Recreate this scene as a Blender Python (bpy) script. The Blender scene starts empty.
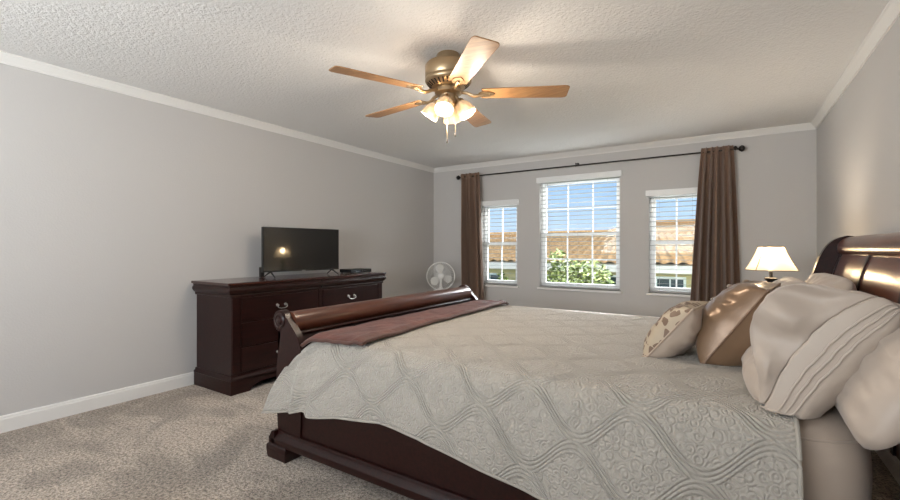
import bpy, bmesh, math, random
from mathutils import Vector, Matrix, noise
random.seed(7)
PI = math.pi
sc = bpy.context.scene
COL = sc.collection

# ------------------------------------------------------------------ camera
YAW = math.atan(280 / 435.0)
cam_d = bpy.data.cameras.new('camera')
cam_d.sensor_width = 36.0
cam_d.lens = 435 / 900 * 36.0
cam_d.shift_y = -2 / 900
cam_d.clip_start = 0.02
cam_d.clip_end = 500
cam = bpy.data.objects.new('camera', cam_d)
cam.location = (0, 0, 1.188)
cam.rotation_euler = (PI / 2, 0, YAW)
COL.objects.link(cam)
sc.camera = cam

# ------------------------------------------------------------------ exposure
sc.view_settings.view_transform = 'Standard'
sc.view_settings.look = 'None'
sc.view_settings.gamma = 1.0
sc.view_settings.exposure = 1.3
sc.view_settings.use_curve_mapping = False

# ------------------------------------------------------------------ sky
world = bpy.data.worlds.new('sky')
sc.world = world
world.use_nodes = True
wn, wl = world.node_tree.nodes, world.node_tree.links
bg = wn['Background']
tc = wn.new('ShaderNodeTexCoord')
sp = wn.new('ShaderNodeSeparateXYZ')
wl.new(tc.outputs['Generated'], sp.inputs[0])
rm = wn.new('ShaderNodeValToRGB')
rm.color_ramp.elements[0].position = 0.0
rm.color_ramp.elements[0].color = (0.62, 0.76, 0.92, 1)
rm.color_ramp.elements[1].position = 0.45
rm.color_ramp.elements[1].color = (0.16, 0.36, 0.78, 1)
e = rm.color_ramp.elements.new(0.16)
e.color = (0.33, 0.55, 0.88, 1)
wl.new(sp.outputs[2], rm.inputs[0])
mpg = wn.new('ShaderNodeMapping')
mpg.inputs['Scale'].default_value = (3.0, 3.0, 11.0)
wl.new(tc.outputs['Generated'], mpg.inputs[0])
nz = wn.new('ShaderNodeTexNoise')
nz.inputs['Scale'].default_value = 1.6
nz.inputs['Detail'].default_value = 6
wl.new(mpg.outputs[0], nz.inputs[0])
cr = wn.new('ShaderNodeValToRGB')
cr.color_ramp.elements[0].position = 0.60
cr.color_ramp.elements[1].position = 0.72
wl.new(nz.outputs[0], cr.inputs[0])
mx = wn.new('ShaderNodeMix')
mx.data_type = 'RGBA'
wl.new(cr.outputs[0], mx.inputs[0])
wl.new(rm.outputs[0], mx.inputs[6])
mx.inputs[7].default_value = (0.95, 0.96, 0.98, 1)
wl.new(mx.outputs[2], bg.inputs[0])
bg.inputs[1].default_value = 0.50

# ------------------------------------------------------------------ sun, daylight and added rear fill
def add_light(name, kind, loc, rot, energy, color=(1, 1, 1), **kw):
    d = bpy.data.lights.new(name, kind)
    d.energy = energy
    d.color = color
    for k, v in kw.items():
        setattr(d, k, v)
    o = bpy.data.objects.new(name, d)
    o.location = loc
    o.rotation_euler = rot
    COL.objects.link(o)
    return o

def aim(o, target):
    o.rotation_euler = (Vector(target) - o.location).to_track_quat('-Z', 'Y').to_euler()

sun = add_light('sun', 'SUN', (-10, -6, 20), (0, 0, 0), 1.35, (1.0, 0.93, 0.82), angle=0.02)
aim(sun, Vector(sun.location) + Vector((1.0, 0.55, -1.05)))
# bright open sky above the neighbouring roofs, outside the window wall
sky_l = add_light('sky_daylight', 'AREA', (-1.5, 9.3, 4.75), (0, 0, 0), 2300, (0.97, 0.985, 1.0),
                  shape='RECTANGLE', size=6.0, size_y=3.2)
aim(sky_l, (-1.5, 5.0, 1.2))
# fill lamp added behind the camera, tilted up to brighten ceiling and room
rear_l = add_light('rear_fill_lamp', 'AREA', (-1.9, -1.95, 1.45), (0, 0, 0), 78, (0.97, 0.985, 1.0),
                   shape='RECTANGLE', size=2.6, size_y=1.1)
aim(rear_l, (-2.1, -0.35, 3.05))

# ------------------------------------------------------------------ materials
def new_mat(name):
    m = bpy.data.materials.new(name)
    m.use_nodes = True
    return m, m.node_tree.nodes, m.node_tree.links, m.node_tree.nodes['Principled BSDF']

def simple(name, color, rough=0.5, metal=0.0, coat=0.0, spec=0.5, bump=None, vary=None, sheen=0.0):
    m, n, l, p = new_mat(name)
    p.inputs['Base Color'].default_value = (*color, 1)
    p.inputs['Roughness'].default_value = rough
    p.inputs['Metallic'].default_value = metal
    p.inputs['Coat Weight'].default_value = coat
    p.inputs['Coat Roughness'].default_value = 0.15
    p.inputs['Specular IOR Level'].default_value = spec
    p.inputs['Sheen Weight'].default_value = sheen
    if bump or vary:
        t = n.new('ShaderNodeTexCoord')
    if bump:
        sc_, st, dist, det = bump
        x = n.new('ShaderNodeTexNoise')
        x.inputs['Scale'].default_value = sc_
        x.inputs['Detail'].default_value = det
        l.new(t.outputs['Object'], x.inputs[0])
        b = n.new('ShaderNodeBump')
        b.inputs['Strength'].default_value = st
        b.inputs['Distance'].default_value = dist
        l.new(x.outputs[0], b.inputs['Height'])
        l.new(b.outputs[0], p.inputs['Normal'])
    if vary:
        vs, c2 = vary
        x = n.new('ShaderNodeTexNoise')
        x.inputs['Scale'].default_value = vs
        x.inputs['Detail'].default_value = 4
        l.new(t.outputs['Object'], x.inputs[0])
        r = n.new('ShaderNodeValToRGB')
        r.color_ramp.elements[0].position = 0.35
        r.color_ramp.elements[1].position = 0.65
        r.color_ramp.elements[0].color = (*color, 1)
        r.color_ramp.elements[1].color = (*c2, 1)
        l.new(x.outputs[0], r.inputs[0])
        l.new(r.outputs[0], p.inputs['Base Color'])
    return m

def wood(name, dark, light, scale, rough=0.3, coat=0.35, bump=0.05, spec=0.5):
    m, n, l, p = new_mat(name)
    t = n.new('ShaderNodeTexCoord')
    mp = n.new('ShaderNodeMapping')
    mp.inputs['Scale'].default_value = scale
    l.new(t.outputs['Object'], mp.inputs[0])
    x = n.new('ShaderNodeTexNoise')
    x.inputs['Scale'].default_value = 4
    x.inputs['Detail'].default_value = 8
    x.inputs['Distortion'].default_value = 0.6
    l.new(mp.outputs[0], x.inputs[0])
    r = n.new('ShaderNodeValToRGB')
    r.color_ramp.elements[0].position = 0.3
    r.color_ramp.elements[1].position = 0.7
    r.color_ramp.elements[0].color = (*dark, 1)
    r.color_ramp.elements[1].color = (*light, 1)
    l.new(x.outputs[0], r.inputs[0])
    l.new(r.outputs[0], p.inputs['Base Color'])
    p.inputs['Roughness'].default_value = rough
    p.inputs['Coat Weight'].default_value = coat
    p.inputs['Specular IOR Level'].default_value = spec
    p.inputs['Coat Roughness'].default_value = 0.12
    b = n.new('ShaderNodeBump')
    b.inputs['Strength'].default_value = bump
    b.inputs['Distance'].default_value = 0.002
    l.new(x.outputs[0], b.inputs['Height'])
    l.new(b.outputs[0], p.inputs['Normal'])
    return m

def glow(name, color, emit, strength, transp=0.0, rough=0.5):
    """lamp glass or lamp shade: lets its own lamp shine through and glows."""
    m, n, l, p = new_mat(name)
    p.inputs['Base Color'].default_value = (*color, 1)
    p.inputs['Roughness'].default_value = rough
    p.inputs['Emission Color'].default_value = (*emit, 1)
    p.inputs['Emission Strength'].default_value = strength
    if transp:
        tr = n.new('ShaderNodeBsdfTransparent')
        tr.inputs[0].default_value = (*color, 1)
        mix = n.new('ShaderNodeMixShader')
        mix.inputs[0].default_value = transp
        l.new(p.outputs[0], mix.inputs[1])
        l.new(tr.outputs[0], mix.inputs[2])
        l.new(mix.outputs[0], n['Material Output'].inputs[0])
    return m

M = {}
M['wall'] = simple('greige_wall_paint', (0.56, 0.547, 0.537), 0.75, bump=(95, 0.25, 0.004, 3))
M['ceil'] = simple('textured_ceiling_paint', (0.79, 0.785, 0.775), 0.9, bump=(58, 0.85, 0.010, 4))
M['trim'] = simple('white_trim_paint', (0.80, 0.79, 0.77), 0.4)
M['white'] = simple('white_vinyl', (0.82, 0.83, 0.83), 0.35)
M['slat'] = simple('shaded_blind_slat', (0.36, 0.36, 0.355), 0.5)  # white slats greyed: their shade against the sky is put into the colour
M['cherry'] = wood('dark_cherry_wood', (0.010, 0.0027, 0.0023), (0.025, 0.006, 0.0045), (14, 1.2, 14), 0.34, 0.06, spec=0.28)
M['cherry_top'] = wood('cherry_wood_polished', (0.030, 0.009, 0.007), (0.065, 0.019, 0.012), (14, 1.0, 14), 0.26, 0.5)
M['cherry_lit'] = wood('cherry_wood_lit', (0.095, 0.027, 0.012), (0.165, 0.050, 0.021), (12, 1.0, 12), 0.28, 0.5)  # lit copy of the cherry: headboard reflections put into the colour
M['cherry_foot'] = wood('cherry_wood_foot_lit', (0.058, 0.017, 0.009), (0.105, 0.032, 0.015), (12, 1.0, 12), 0.28, 0.5)  # cherry lightened to carry the reflected light on the footboard roll
M['oak'] = wood('honey_oak_wood', (0.27, 0.13, 0.05), (0.43, 0.235, 0.10), (1.0, 16, 16), 0.42, 0.2)
M['brass'] = simple('antique_brass', (0.42, 0.31, 0.19), 0.34, 0.9)
M['pewter'] = simple('pewter_metal', (0.45, 0.44, 0.43), 0.3, 0.95)
M['black_metal'] = simple('dark_bronze_metal', (0.03, 0.026, 0.024), 0.4, 0.6)
M['black'] = simple('black_plastic', (0.008, 0.008, 0.009), 0.3)
M['blackmatte'] = simple('matte_black_plastic', (0.012, 0.012, 0.012), 0.6)
M['screen'] = simple('glossy_black_screen', (0.006, 0.006, 0.006), 0.06, spec=0.9)
M['fan_white'] = simple('white_plastic', (0.82, 0.82, 0.80), 0.35)
M['curtain'] = simple('brown_curtain_fabric', (0.20, 0.122, 0.083), 0.75, sheen=0.25, bump=(300, 0.15, 0.002, 2))
M['sheet'] = simple('beige_sateen_sheet', (0.44, 0.355, 0.285), 0.45, sheen=0.2, bump=(7, 0.25, 0.02, 3))
M['pillow'] = simple('beige_pillowcase', (0.43, 0.355, 0.295), 0.5, sheen=0.2, bump=(9, 0.3, 0.016, 3))
M['pillow_hem'] = simple('beige_pillow_hem', (0.46, 0.385, 0.32), 0.5, sheen=0.2, bump=(12, 0.15, 0.01, 3))
M['gold'] = simple('bronze_satin', (0.20, 0.122, 0.070), 0.30, 0.25, sheen=0.1, bump=(6, 0.28, 0.02, 2))
M['goldtrim'] = simple('bronze_piping', (0.17, 0.10, 0.06), 0.45)
M['goldknot'] = simple('pale_satin_pleat', (0.46, 0.36, 0.28), 0.28, 0.2)
M['throw'] = simple('burgundy_brown_plush', (0.085, 0.026, 0.019), 0.6, sheen=0.08, bump=(35, 0.5, 0.01, 4), vary=(7, (0.14, 0.048, 0.036)))
M['throwedge'] = simple('brown_hem', (0.075, 0.026, 0.016), 0.65, sheen=0.2)
M['shade'] = glow('cream_lamp_shade', (0.85, 0.75, 0.58), (1.0, 0.80, 0.52), 0.30, 0.25)
M['shadetrim'] = simple('tan_shade_trim', (0.42, 0.32, 0.20), 0.7)
M['fanglass'] = glow('frosted_glass', (0.50, 0.43, 0.34), (1.0, 0.76, 0.48), 0.20, 0.50, 0.3)
M['bulb'] = glow('lit_bulb', (1, 1, 1), (1.0, 0.86, 0.66), 2.5)
M['foliage'] = simple('green_leaves', (0.045, 0.075, 0.012), 0.6, vary=(6, (0.14, 0.165, 0.035)))
M['bark'] = simple('brown_bark', (0.12, 0.08, 0.05), 0.9)
M['house'] = simple('cream_stucco', (0.62, 0.50, 0.28), 0.85)
M['fascia'] = simple('pale_fascia_paint', (0.66, 0.62, 0.56), 0.6)
M['houseglass'] = simple('dark_window_glass', (0.06, 0.08, 0.09), 0.1)
M['grass'] = simple('lawn', (0.09, 0.15, 0.03), 0.9, vary=(0.8, (0.13, 0.19, 0.05)))
M['tile'] = simple('terracotta_roof_tile', (0.56, 0.30, 0.105), 0.8, vary=(14.0, (0.82, 0.50, 0.22)))
M['dark'] = simple('dark_slot', (0.01, 0.008, 0.007), 0.8)

# window glass: see-through with a faint reflection
m, n, l, p = new_mat('window_glass')
tr = n.new('ShaderNodeBsdfTransparent')
tr.inputs[0].default_value = (0.97, 0.985, 0.98, 1)
gl = n.new('ShaderNodeBsdfGlossy')
gl.inputs['Roughness'].default_value = 0.02
mi = n.new('ShaderNodeMixShader')
fr = n.new('ShaderNodeFresnel')
fr.inputs[0].default_value = 1.25
l.new(fr.outputs[0], mi.inputs[0])
l.new(tr.outputs[0], mi.inputs[1])
l.new(gl.outputs[0], mi.inputs[2])
l.new(mi.outputs[0], n['Material Output'].inputs[0])
M['glass'] = m

# carpet: speckled cut pile with brushed nap patches
m, n, l, p = new_mat('speckled_carpet')
t = n.new('ShaderNodeTexCoord')
a1 = n.new('ShaderNodeTexNoise'); a1.inputs['Scale'].default_value = 130; a1.inputs['Detail'].default_value = 3
a2 = n.new('ShaderNodeTexNoise'); a2.inputs['Scale'].default_value = 2.2; a2.inputs['Detail'].default_value = 2
a2.inputs['Distortion'].default_value = 1.2
a3 = n.new('ShaderNodeTexNoise'); a3.inputs['Scale'].default_value = 60; a3.inputs['Detail'].default_value = 4
for a in (a1, a2, a3):
    l.new(t.outputs['Object'], a.inputs[0])
r1 = n.new('ShaderNodeValToRGB')
r1.color_ramp.elements[0].position = 0.38; r1.color_ramp.elements[0].color = (0.115, 0.085, 0.062, 1)
r1.color_ramp.elements[1].position = 0.60; r1.color_ramp.elements[1].color = (0.62, 0.525, 0.43, 1)
ad = n.new('ShaderNodeMath'); ad.operation = 'MULTIPLY_ADD'
l.new(a3.outputs[0], ad.inputs[0]); ad.inputs[1].default_value = 0.5
hf = n.new('ShaderNodeMath'); hf.operation = 'MULTIPLY'; hf.inputs[1].default_value = 0.5
l.new(a1.outputs[0], hf.inputs[0]); l.new(hf.outputs[0], ad.inputs[2])
l.new(ad.outputs[0], r1.inputs[0])
r2 = n.new('ShaderNodeValToRGB')
r2.color_ramp.elements[0].position = 0.42; r2.color_ramp.elements[0].color = (0.78, 0.77, 0.76, 1)
r2.color_ramp.elements[1].position = 0.56; r2.color_ramp.elements[1].color = (1.1, 1.1, 1.1, 1)
l.new(a2.outputs[0], r2.inputs[0])
mm = n.new('ShaderNodeMix'); mm.data_type = 'RGBA'; mm.blend_type = 'MULTIPLY'; mm.inputs[0].default_value = 1
l.new(r1.outputs[0], mm.inputs[6]); l.new(r2.outputs[0], mm.inputs[7])
l.new(mm.outputs[2], p.inputs['Base Color'])
b = n.new('ShaderNodeBump'); b.inputs['Strength'].default_value = 0.9; b.inputs['Distance'].default_value = 0.02
l.new(ad.outputs[0], b.inputs['Height']); l.new(b.outputs[0], p.inputs['Normal'])
p.inputs['Roughness'].default_value = 0.95
p.inputs['Sheen Weight'].default_value = 0.2
M['carpet'] = m

# quilt: embossed ogee lattice of twisted cords around floral medallions (UV in metres)
m, n, l, p = new_mat('matelasse_quilt')
uv = n.new('ShaderNodeUVMap')
sx = n.new('ShaderNodeSeparateXYZ')
l.new(uv.outputs[0], sx.inputs[0])
def mth(op, a, b=None, c=None):
    q = n.new('ShaderNodeMath'); q.operation = op
    for i, v in enumerate((a, b, c)):
        if v is None: continue
        if isinstance(v, (int, float)): q.inputs[i].default_value = v
        else: l.new(v, q.inputs[i])
    return q.outputs[0]
PU, PV = 0.38, 0.155
cosu = mth('MULTIPLY', mth('COSINE', mth('MULTIPLY', sx.outputs[0], 2 * PI / PU)), PV * 0.43)
def dist_to(line):
    return mth('ABSOLUTE', mth('SUBTRACT', mth('PINGPONG', line, PV), 0.0))
d1 = mth('PINGPONG', mth('ADD', sx.outputs[1], cosu), PV)
d2 = mth('SUBTRACT', PV, mth('PINGPONG', mth('SUBTRACT', sx.outputs[1], cosu), PV))
dm = mth('MINIMUM', d1, d2)
band = mth('LESS_THAN', dm, 0.030)
cords = mth('ABSOLUTE', mth('SINE', mth('MULTIPLY', dm, PI / 0.015)))
twist = mth('ADD', 0.8, mth('MULTIPLY', mth('SINE', mth('MULTIPLY', mth('ADD', sx.outputs[0], sx.outputs[1]), 2 * PI / 0.022)), 0.2))
bandh = mth('MULTIPLY', mth('MULTIPLY', cords, twist), band)
vo = n.new('ShaderNodeTexVoronoi'); vo.feature = 'DISTANCE_TO_EDGE'
vo.inputs['Scale'].default_value = 30
l.new(uv.outputs[0], vo.inputs[0])
vo2 = n.new('ShaderNodeTexVoronoi'); vo2.inputs['Scale'].default_value = 34
l.new(uv.outputs[0], vo2.inputs[0])
flor = mth('MULTIPLY', mth('ADD', mth('SINE', mth('MULTIPLY', vo2.outputs['Distance'], 18.0)), 1.0), 0.33)
inner = mth('MULTIPLY', mth('ADD', flor, mth('MINIMUM', mth('MULTIPLY', vo.outputs['Distance'], 4.0), 0.35)), mth('SUBTRACT', 1.0, band))
nq = n.new('ShaderNodeTexNoise'); nq.inputs['Scale'].default_value = 260; nq.inputs['Detail'].default_value = 2
l.new(uv.outputs[0], nq.inputs[0])
hq = mth('ADD', mth('ADD', bandh, mth('MULTIPLY', inner, 0.75)), mth('MULTIPLY', nq.outputs[0], 0.12))
b = n.new('ShaderNodeBump'); b.inputs['Strength'].default_value = 0.95; b.inputs['Distance'].default_value = 0.0065
l.new(hq, b.inputs['Height']); l.new(b.outputs[0], p.inputs['Normal'])
p.inputs['Base Color'].default_value = (0.385, 0.352, 0.305, 1)
p.inputs['Roughness'].default_value = 0.75
p.inputs['Sheen Weight'].default_value = 0.25
M['quilt'] = m

M['quilt_edge'] = simple('quilt_binding_fabric', (0.36, 0.33, 0.285), 0.75)

# cream cushion front with brown leafy print
m, n, l, p = new_mat('floral_print_fabric')
t = n.new('ShaderNodeTexCoord')
v = n.new('ShaderNodeTexVoronoi'); v.inputs['Scale'].default_value = 22
nn = n.new('ShaderNodeTexNoise'); nn.inputs['Scale'].default_value = 12
ma = n.new('ShaderNodeMix'); ma.data_type = 'RGBA'; ma.inputs[0].default_value = 0.12
l.new(t.outputs['Object'], nn.inputs[0]); l.new(t.outputs['Object'], ma.inputs[6]); l.new(nn.outputs[1], ma.inputs[7])
l.new(ma.outputs[2], v.inputs[0])
r = n.new('ShaderNodeValToRGB'); r.color_ramp.interpolation = 'CONSTANT'
r.color_ramp.elements[0].position = 0.0; r.color_ramp.elements[0].color = (0.16, 0.10, 0.065, 1)
r.color_ramp.elements[1].position = 0.50; r.color_ramp.elements[1].color = (0.43, 0.35, 0.255, 1)
l.new(v.outputs['Distance'], r.inputs[0]); l.new(r.outputs[0], p.inputs['Base Color'])
p.inputs['Roughness'].default_value = 0.5
M['floral'] = m

# ------------------------------------------------------------------ object helpers
WM = {}
def xform(o, parent=None):
    mloc = Matrix.Translation(o.location) @ o.rotation_euler.to_matrix().to_4x4()
    WM[o.name] = (WM[parent.name] if parent else Matrix.Identity(4)) @ mloc

def thing(name, label, cat, loc=(0, 0, 0), rotz=0.0, group=None):
    o = bpy.data.objects.new(name, None)
    o.empty_display_size = 0.05
    o.location = loc
    o.rotation_euler = (0, 0, rotz)
    o['label'] = label
    o['category'] = cat
    if group: o['group'] = group
    COL.objects.link(o)
    xform(o)
    return o

def obj(name, bm, mat, parent=None, smooth=True, bevel=0.0, local=False, angle=40, seg=2, subsurf=0, label=None):
    """link a bmesh (world coordinates unless local) as one mesh object."""
    if parent is not None and not local:
        bm.transform(WM[parent.name].inverted())
    bmesh.ops.recalc_face_normals(bm, faces=bm.faces)
    me = bpy.data.meshes.new(name)
    bm.to_mesh(me)
    bm.free()
    mats = mat if isinstance(mat, (list, tuple)) else [mat]
    for k in mats: me.materials.append(k)
    o = bpy.data.objects.new(name, me)
    COL.objects.link(o)
    if parent is not None: o.parent = parent
    xform(o, parent)
    if bevel:
        b = o.modifiers.new('bevel', 'BEVEL')
        b.width = bevel; b.segments = seg; b.limit_method = 'ANGLE'; b.angle_limit = math.radians(35)
    if subsurf:
        s = o.modifiers.new('subdiv', 'SUBSURF'); s.levels = subsurf; s.render_levels = subsurf
    if smooth:
        for f in me.polygons: f.use_smooth = True
        try: me.set_sharp_from_angle(angle=math.radians(angle))
        except Exception: pass
    if label: o['label'] = label
    return o

def tag(o, label, cat, group=None):
    o['label'] = label; o['category'] = cat
    if group: o['group'] = group
    return o

def struct(name, bm, mat, parent=None, **kw):
    o = obj(name, bm, mat, parent, **kw)
    if parent is None: o['kind'] = 'structure'
    return o

def NB(): return bmesh.new()

def box(bm, x0, x1, y0, y1, z0, z1, mtx=None):
    vs = [bm.verts.new((x, y, z)) for x in (x0, x1) for y in (y0, y1) for z in (z0, z1)]
    if mtx is not None:
        for v_ in vs: v_.co = mtx @ v_.co
    for q in ((0, 1, 3, 2), (4, 6, 7, 5), (0, 4, 5, 1), (2, 3, 7, 6), (0, 2, 6, 4), (1, 5, 7, 3)):
        bm.faces.new([vs[i] for i in q])
    return vs

def grid(bm, fn, nu, nv, closeu=False, closev=False, uvfn=None):
    vv = [[bm.verts.new(fn(i / (nu - (0 if closeu else 1)), j / (nv - (0 if closev else 1)))) for j in range(nv)] for i in range(nu)]
    uvl = bm.loops.layers.uv.verify() if uvfn else None
    for i in range(nu if closeu else nu - 1):
        for j in range(nv if closev else nv - 1):
            a = [(i, j), (i + 1, j), (i + 1, j + 1), (i, j + 1)]
            f = bm.faces.new([vv[p_ % nu][q_ % nv] for p_, q_ in a])
            if uvl:
                for lp, (p_, q_) in zip(f.loops, a):
                    lp[uvl].uv = uvfn(p_ / (nu - 1), q_ / (nv - 1))
    return vv

def tube(bm, pts, r, seg=10, cap=True):
    pts = [Vector(p_) for p_ in pts]
    rings = []
    up = Vector((0, 0, 1))
    for i, p_ in enumerate(pts):
        d = (pts[min(i + 1, len(pts) - 1)] - pts[max(i - 1, 0)]).normalized()
        ref = up if abs(d.dot(up)) < 0.95 else Vector((1, 0, 0))
        a = d.cross(ref).normalized(); b_ = d.cross(a).normalized()
        rr = r[i] if isinstance(r, (list, tuple)) else r
        rings.append([bm.verts.new(p_ + (a * math.cos(2 * PI * k / seg) + b_ * math.sin(2 * PI * k / seg)) * rr) for k in range(seg)])
    for i in range(len(rings) - 1):
        for k in range(seg):
            bm.faces.new([rings[i][k], rings[i][(k + 1) % seg], rings[i + 1][(k + 1) % seg], rings[i + 1][k]])
    if cap:
        bm.faces.new(rings[0]); bm.faces.new(rings[-1])

def lathe(bm, prof, mtx=None, seg=28):
    """profile of (radius, height) about local z."""
    mtx = mtx or Matrix.Identity(4)
    rings = []
    for r_, z_ in prof:
        if r_ < 1e-5: rings.append([bm.verts.new(mtx @ Vector((0, 0, z_)))])
        else: rings.append([bm.verts.new(mtx @ Vector((r_ * math.cos(2 * PI * k / seg), r_ * math.sin(2 * PI * k / seg), z_))) for k in range(seg)])
    for a, b_ in zip(rings[:-1], rings[1:]):
        for k in range(seg):
            k2 = (k + 1) % seg
            if len(a) == 1 and len(b_) == 1: continue
            if len(a) == 1: bm.faces.new([a[0], b_[k2], b_[k]])
            elif len(b_) == 1: bm.faces.new([a[k], a[k2], b_[0]])
            else: bm.faces.new([a[k], a[k2], b_[k2], b_[k]])

def T(x, y, z): return Matrix.Translation((x, y, z))
def R(ang, ax): return Matrix.Rotation(ang, 4, ax)

def spline(pts, k=6, closed=False):
    out = []
    nP = len(pts)
    rng = range(nP if closed else nP - 1)
    g = (lambda i: pts[i % nP]) if closed else (lambda i: pts[max(0, min(nP - 1, i))])
    for i in rng:
        p0, p1, p2, p3 = g(i - 1), g(i), g(i + 1), g(i + 2)
        for s in range(k):
            t_ = s / k
            out.append(tuple(0.5 * (2 * b_ + (c_ - a_) * t_ + (2 * a_ - 5 * b_ + 4 * c_ - d_) * t_ ** 2 + (3 * b_ - a_ - 3 * c_ + d_) * t_ ** 3) for a_, b_, c_, d_ in zip(p0, p1, p2, p3)))
    if not closed: out.append(tuple(pts[-1]))
    return out

def prism_y(bm, poly, y0, y1):
    """(x, z) outline extruded along y."""
    a = [bm.verts.new((x, y0, z)) for x, z in poly]
    b_ = [bm.verts.new((x, y1, z)) for x, z in poly]
    nP = len(poly)
    for i in range(nP):
        bm.faces.new([a[i], a[(i + 1) % nP], b_[(i + 1) % nP], b_[i]])
    fa = bm.faces.new(a); fb = bm.faces.new(b_)
    bmesh.ops.triangulate(bm, faces=[fa, fb])

def prism_x(bm, poly, x0, x1):
    """(y, z) outline extruded along x."""
    a = [bm.verts.new((x0, y, z)) for y, z in poly]
    b_ = [bm.verts.new((x1, y, z)) for y, z in poly]
    nP = len(poly)
    for i in range(nP):
        bm.faces.new([a[i], a[(i + 1) % nP], b_[(i + 1) % nP], b_[i]])
    fa = bm.faces.new(a); fb = bm.faces.new(b_)
    bmesh.ops.triangulate(bm, faces=[fa, fb])

def prism_z(bm, poly, z0, z1):
    a = [bm.verts.new((x, y, z0)) for x, y in poly]
    b_ = [bm.verts.new((x, y, z1)) for x, y in poly]
    nP = len(poly)
    for i in range(nP):
        bm.faces.new([a[i], a[(i + 1) % nP], b_[(i + 1) % nP], b_[i]])
    bm.faces.new(a); bm.faces.new(b_)

def copy_tree(o, parent=None):
    c = o.copy()
    COL.objects.link(c)
    c.parent = parent
    if parent is not None: c.matrix_parent_inverse = o.matrix_parent_inverse.copy()
    for ch in list(o.children): copy_tree(ch, c)
    return c

# ------------------------------------------------------------------ the room
XL, XR, YB, YR, ZC = -3.945, 0.73, 5.65, -1.7, 2.44
bm = NB(); box(bm, XL - .15, XR + .15, YR - .15, YB + .15, -0.12, 0); struct('floor', bm, M['carpet'], smooth=False)
bm = NB(); box(bm, XL - .15, XR + .15, YR - .15, YB + .15, ZC, ZC + .12); struct('ceiling', bm, M['ceil'], smooth=False)
bm = NB(); box(bm, XL - .15, XL, YR, YB, 0, ZC); struct('wall_left', bm, M['wall'], smooth=False)
bm = NB(); box(bm, XR, XR + .15, YR, YB, 0, ZC); struct('wall_right', bm, M['wall'], smooth=False)

def wall_holes(name, x0, x1, y0, y1, holes):
    xs = sorted({x0, x1, *[h[0] for h in holes], *[h[1] for h in holes]})
    zs = sorted({0.0, ZC, *[h[2] for h in holes], *[h[3] for h in holes]})
    bm = NB()
    for i in range(len(xs) - 1):
        for k in range(len(zs) - 1):
            cx, cz = (xs[i] + xs[i + 1]) / 2, (zs[k] + zs[k + 1]) / 2
            if any(h[0] < cx < h[1] and h[2] < cz < h[3] for h in holes): continue
            box(bm, xs[i], xs[i + 1], y0, y1, zs[k], zs[k + 1])
    bmesh.ops.remove_doubles(bm, verts=bm.verts, dist=1e-5)
    return struct(name, bm, M['wall'], smooth=False)

WIN = [(-3.085, -2.515, 0.655, 1.835), (-2.185, -1.145, 0.655, 2.105), (-0.815, -0.245, 0.655, 1.835)]
wall_holes('wall_back', XL, XR, YB, YB + .15, WIN)
RW = (-3.2, -0.6, 0.7, 2.2)
wall_holes('wall_rear', XL, XR, YR - .15, YR, [RW])

def crown(name, pts_fn, a, b_):
    # outline (out from wall, down from ceiling)
    prof = [(0, 0), (.052, 0), (.052, .008), (.042, .014), (.028, .032), (.016, .046), (.011, .054), (.011, .063), (0, .063)]
    bm = NB()
    v0 = [bm.verts.new(pts_fn(o_, ZC - d_, a)) for o_, d_ in prof]
    v1 = [bm.verts.new(pts_fn(o_, ZC - d_, b_)) for o_, d_ in prof]
    for i in range(len(prof)):
        j = (i + 1) % len(prof)
        bm.faces.new([v0[i], v0[j], v1[j], v1[i]])
    bm.faces.new(v0); bm.faces.new(v1)
    struct(name, bm, M['trim'], smooth=False)
crown('trim_1', lambda o_, z, s: (XL + o_, s, z), YR, YB)
crown('trim_2', lambda o_, z, s: (s, YB - o_, z), XL, XR)
crown('trim_3', lambda o_, z, s: (XR - o_, s, z), YR, YB)

def baseboard(name, fn, a, b_):
    prof = [(0, 0), (.016, 0), (.016, .085), (.012, .092), (.012, .100), (.006, .108), (0, .108)]
    bm = NB()
    v0 = [bm.verts.new(fn(o_, z, a)) for o_, z in prof]
    v1 = [bm.verts.new(fn(o_, z, b_)) for o_, z in prof]
    for i in range(len(prof)):
        j = (i + 1) % len(prof)
        bm.faces.new([v0[i], v0[j], v1[j], v1[i]])
    bm.faces.new(v0); bm.faces.new(v1)
    struct(name, bm, M['trim'], smooth=False)
baseboard('baseboard_left', lambda o_, z, s: (XL + o_, s, z), YR, YB)
baseboard('baseboard_back', lambda o_, z, s: (s, YB - o_, z), XL, XR)
baseboard('baseboard_right', lambda o_, z, s: (XR - o_, s, z), YR, YB)

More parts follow.
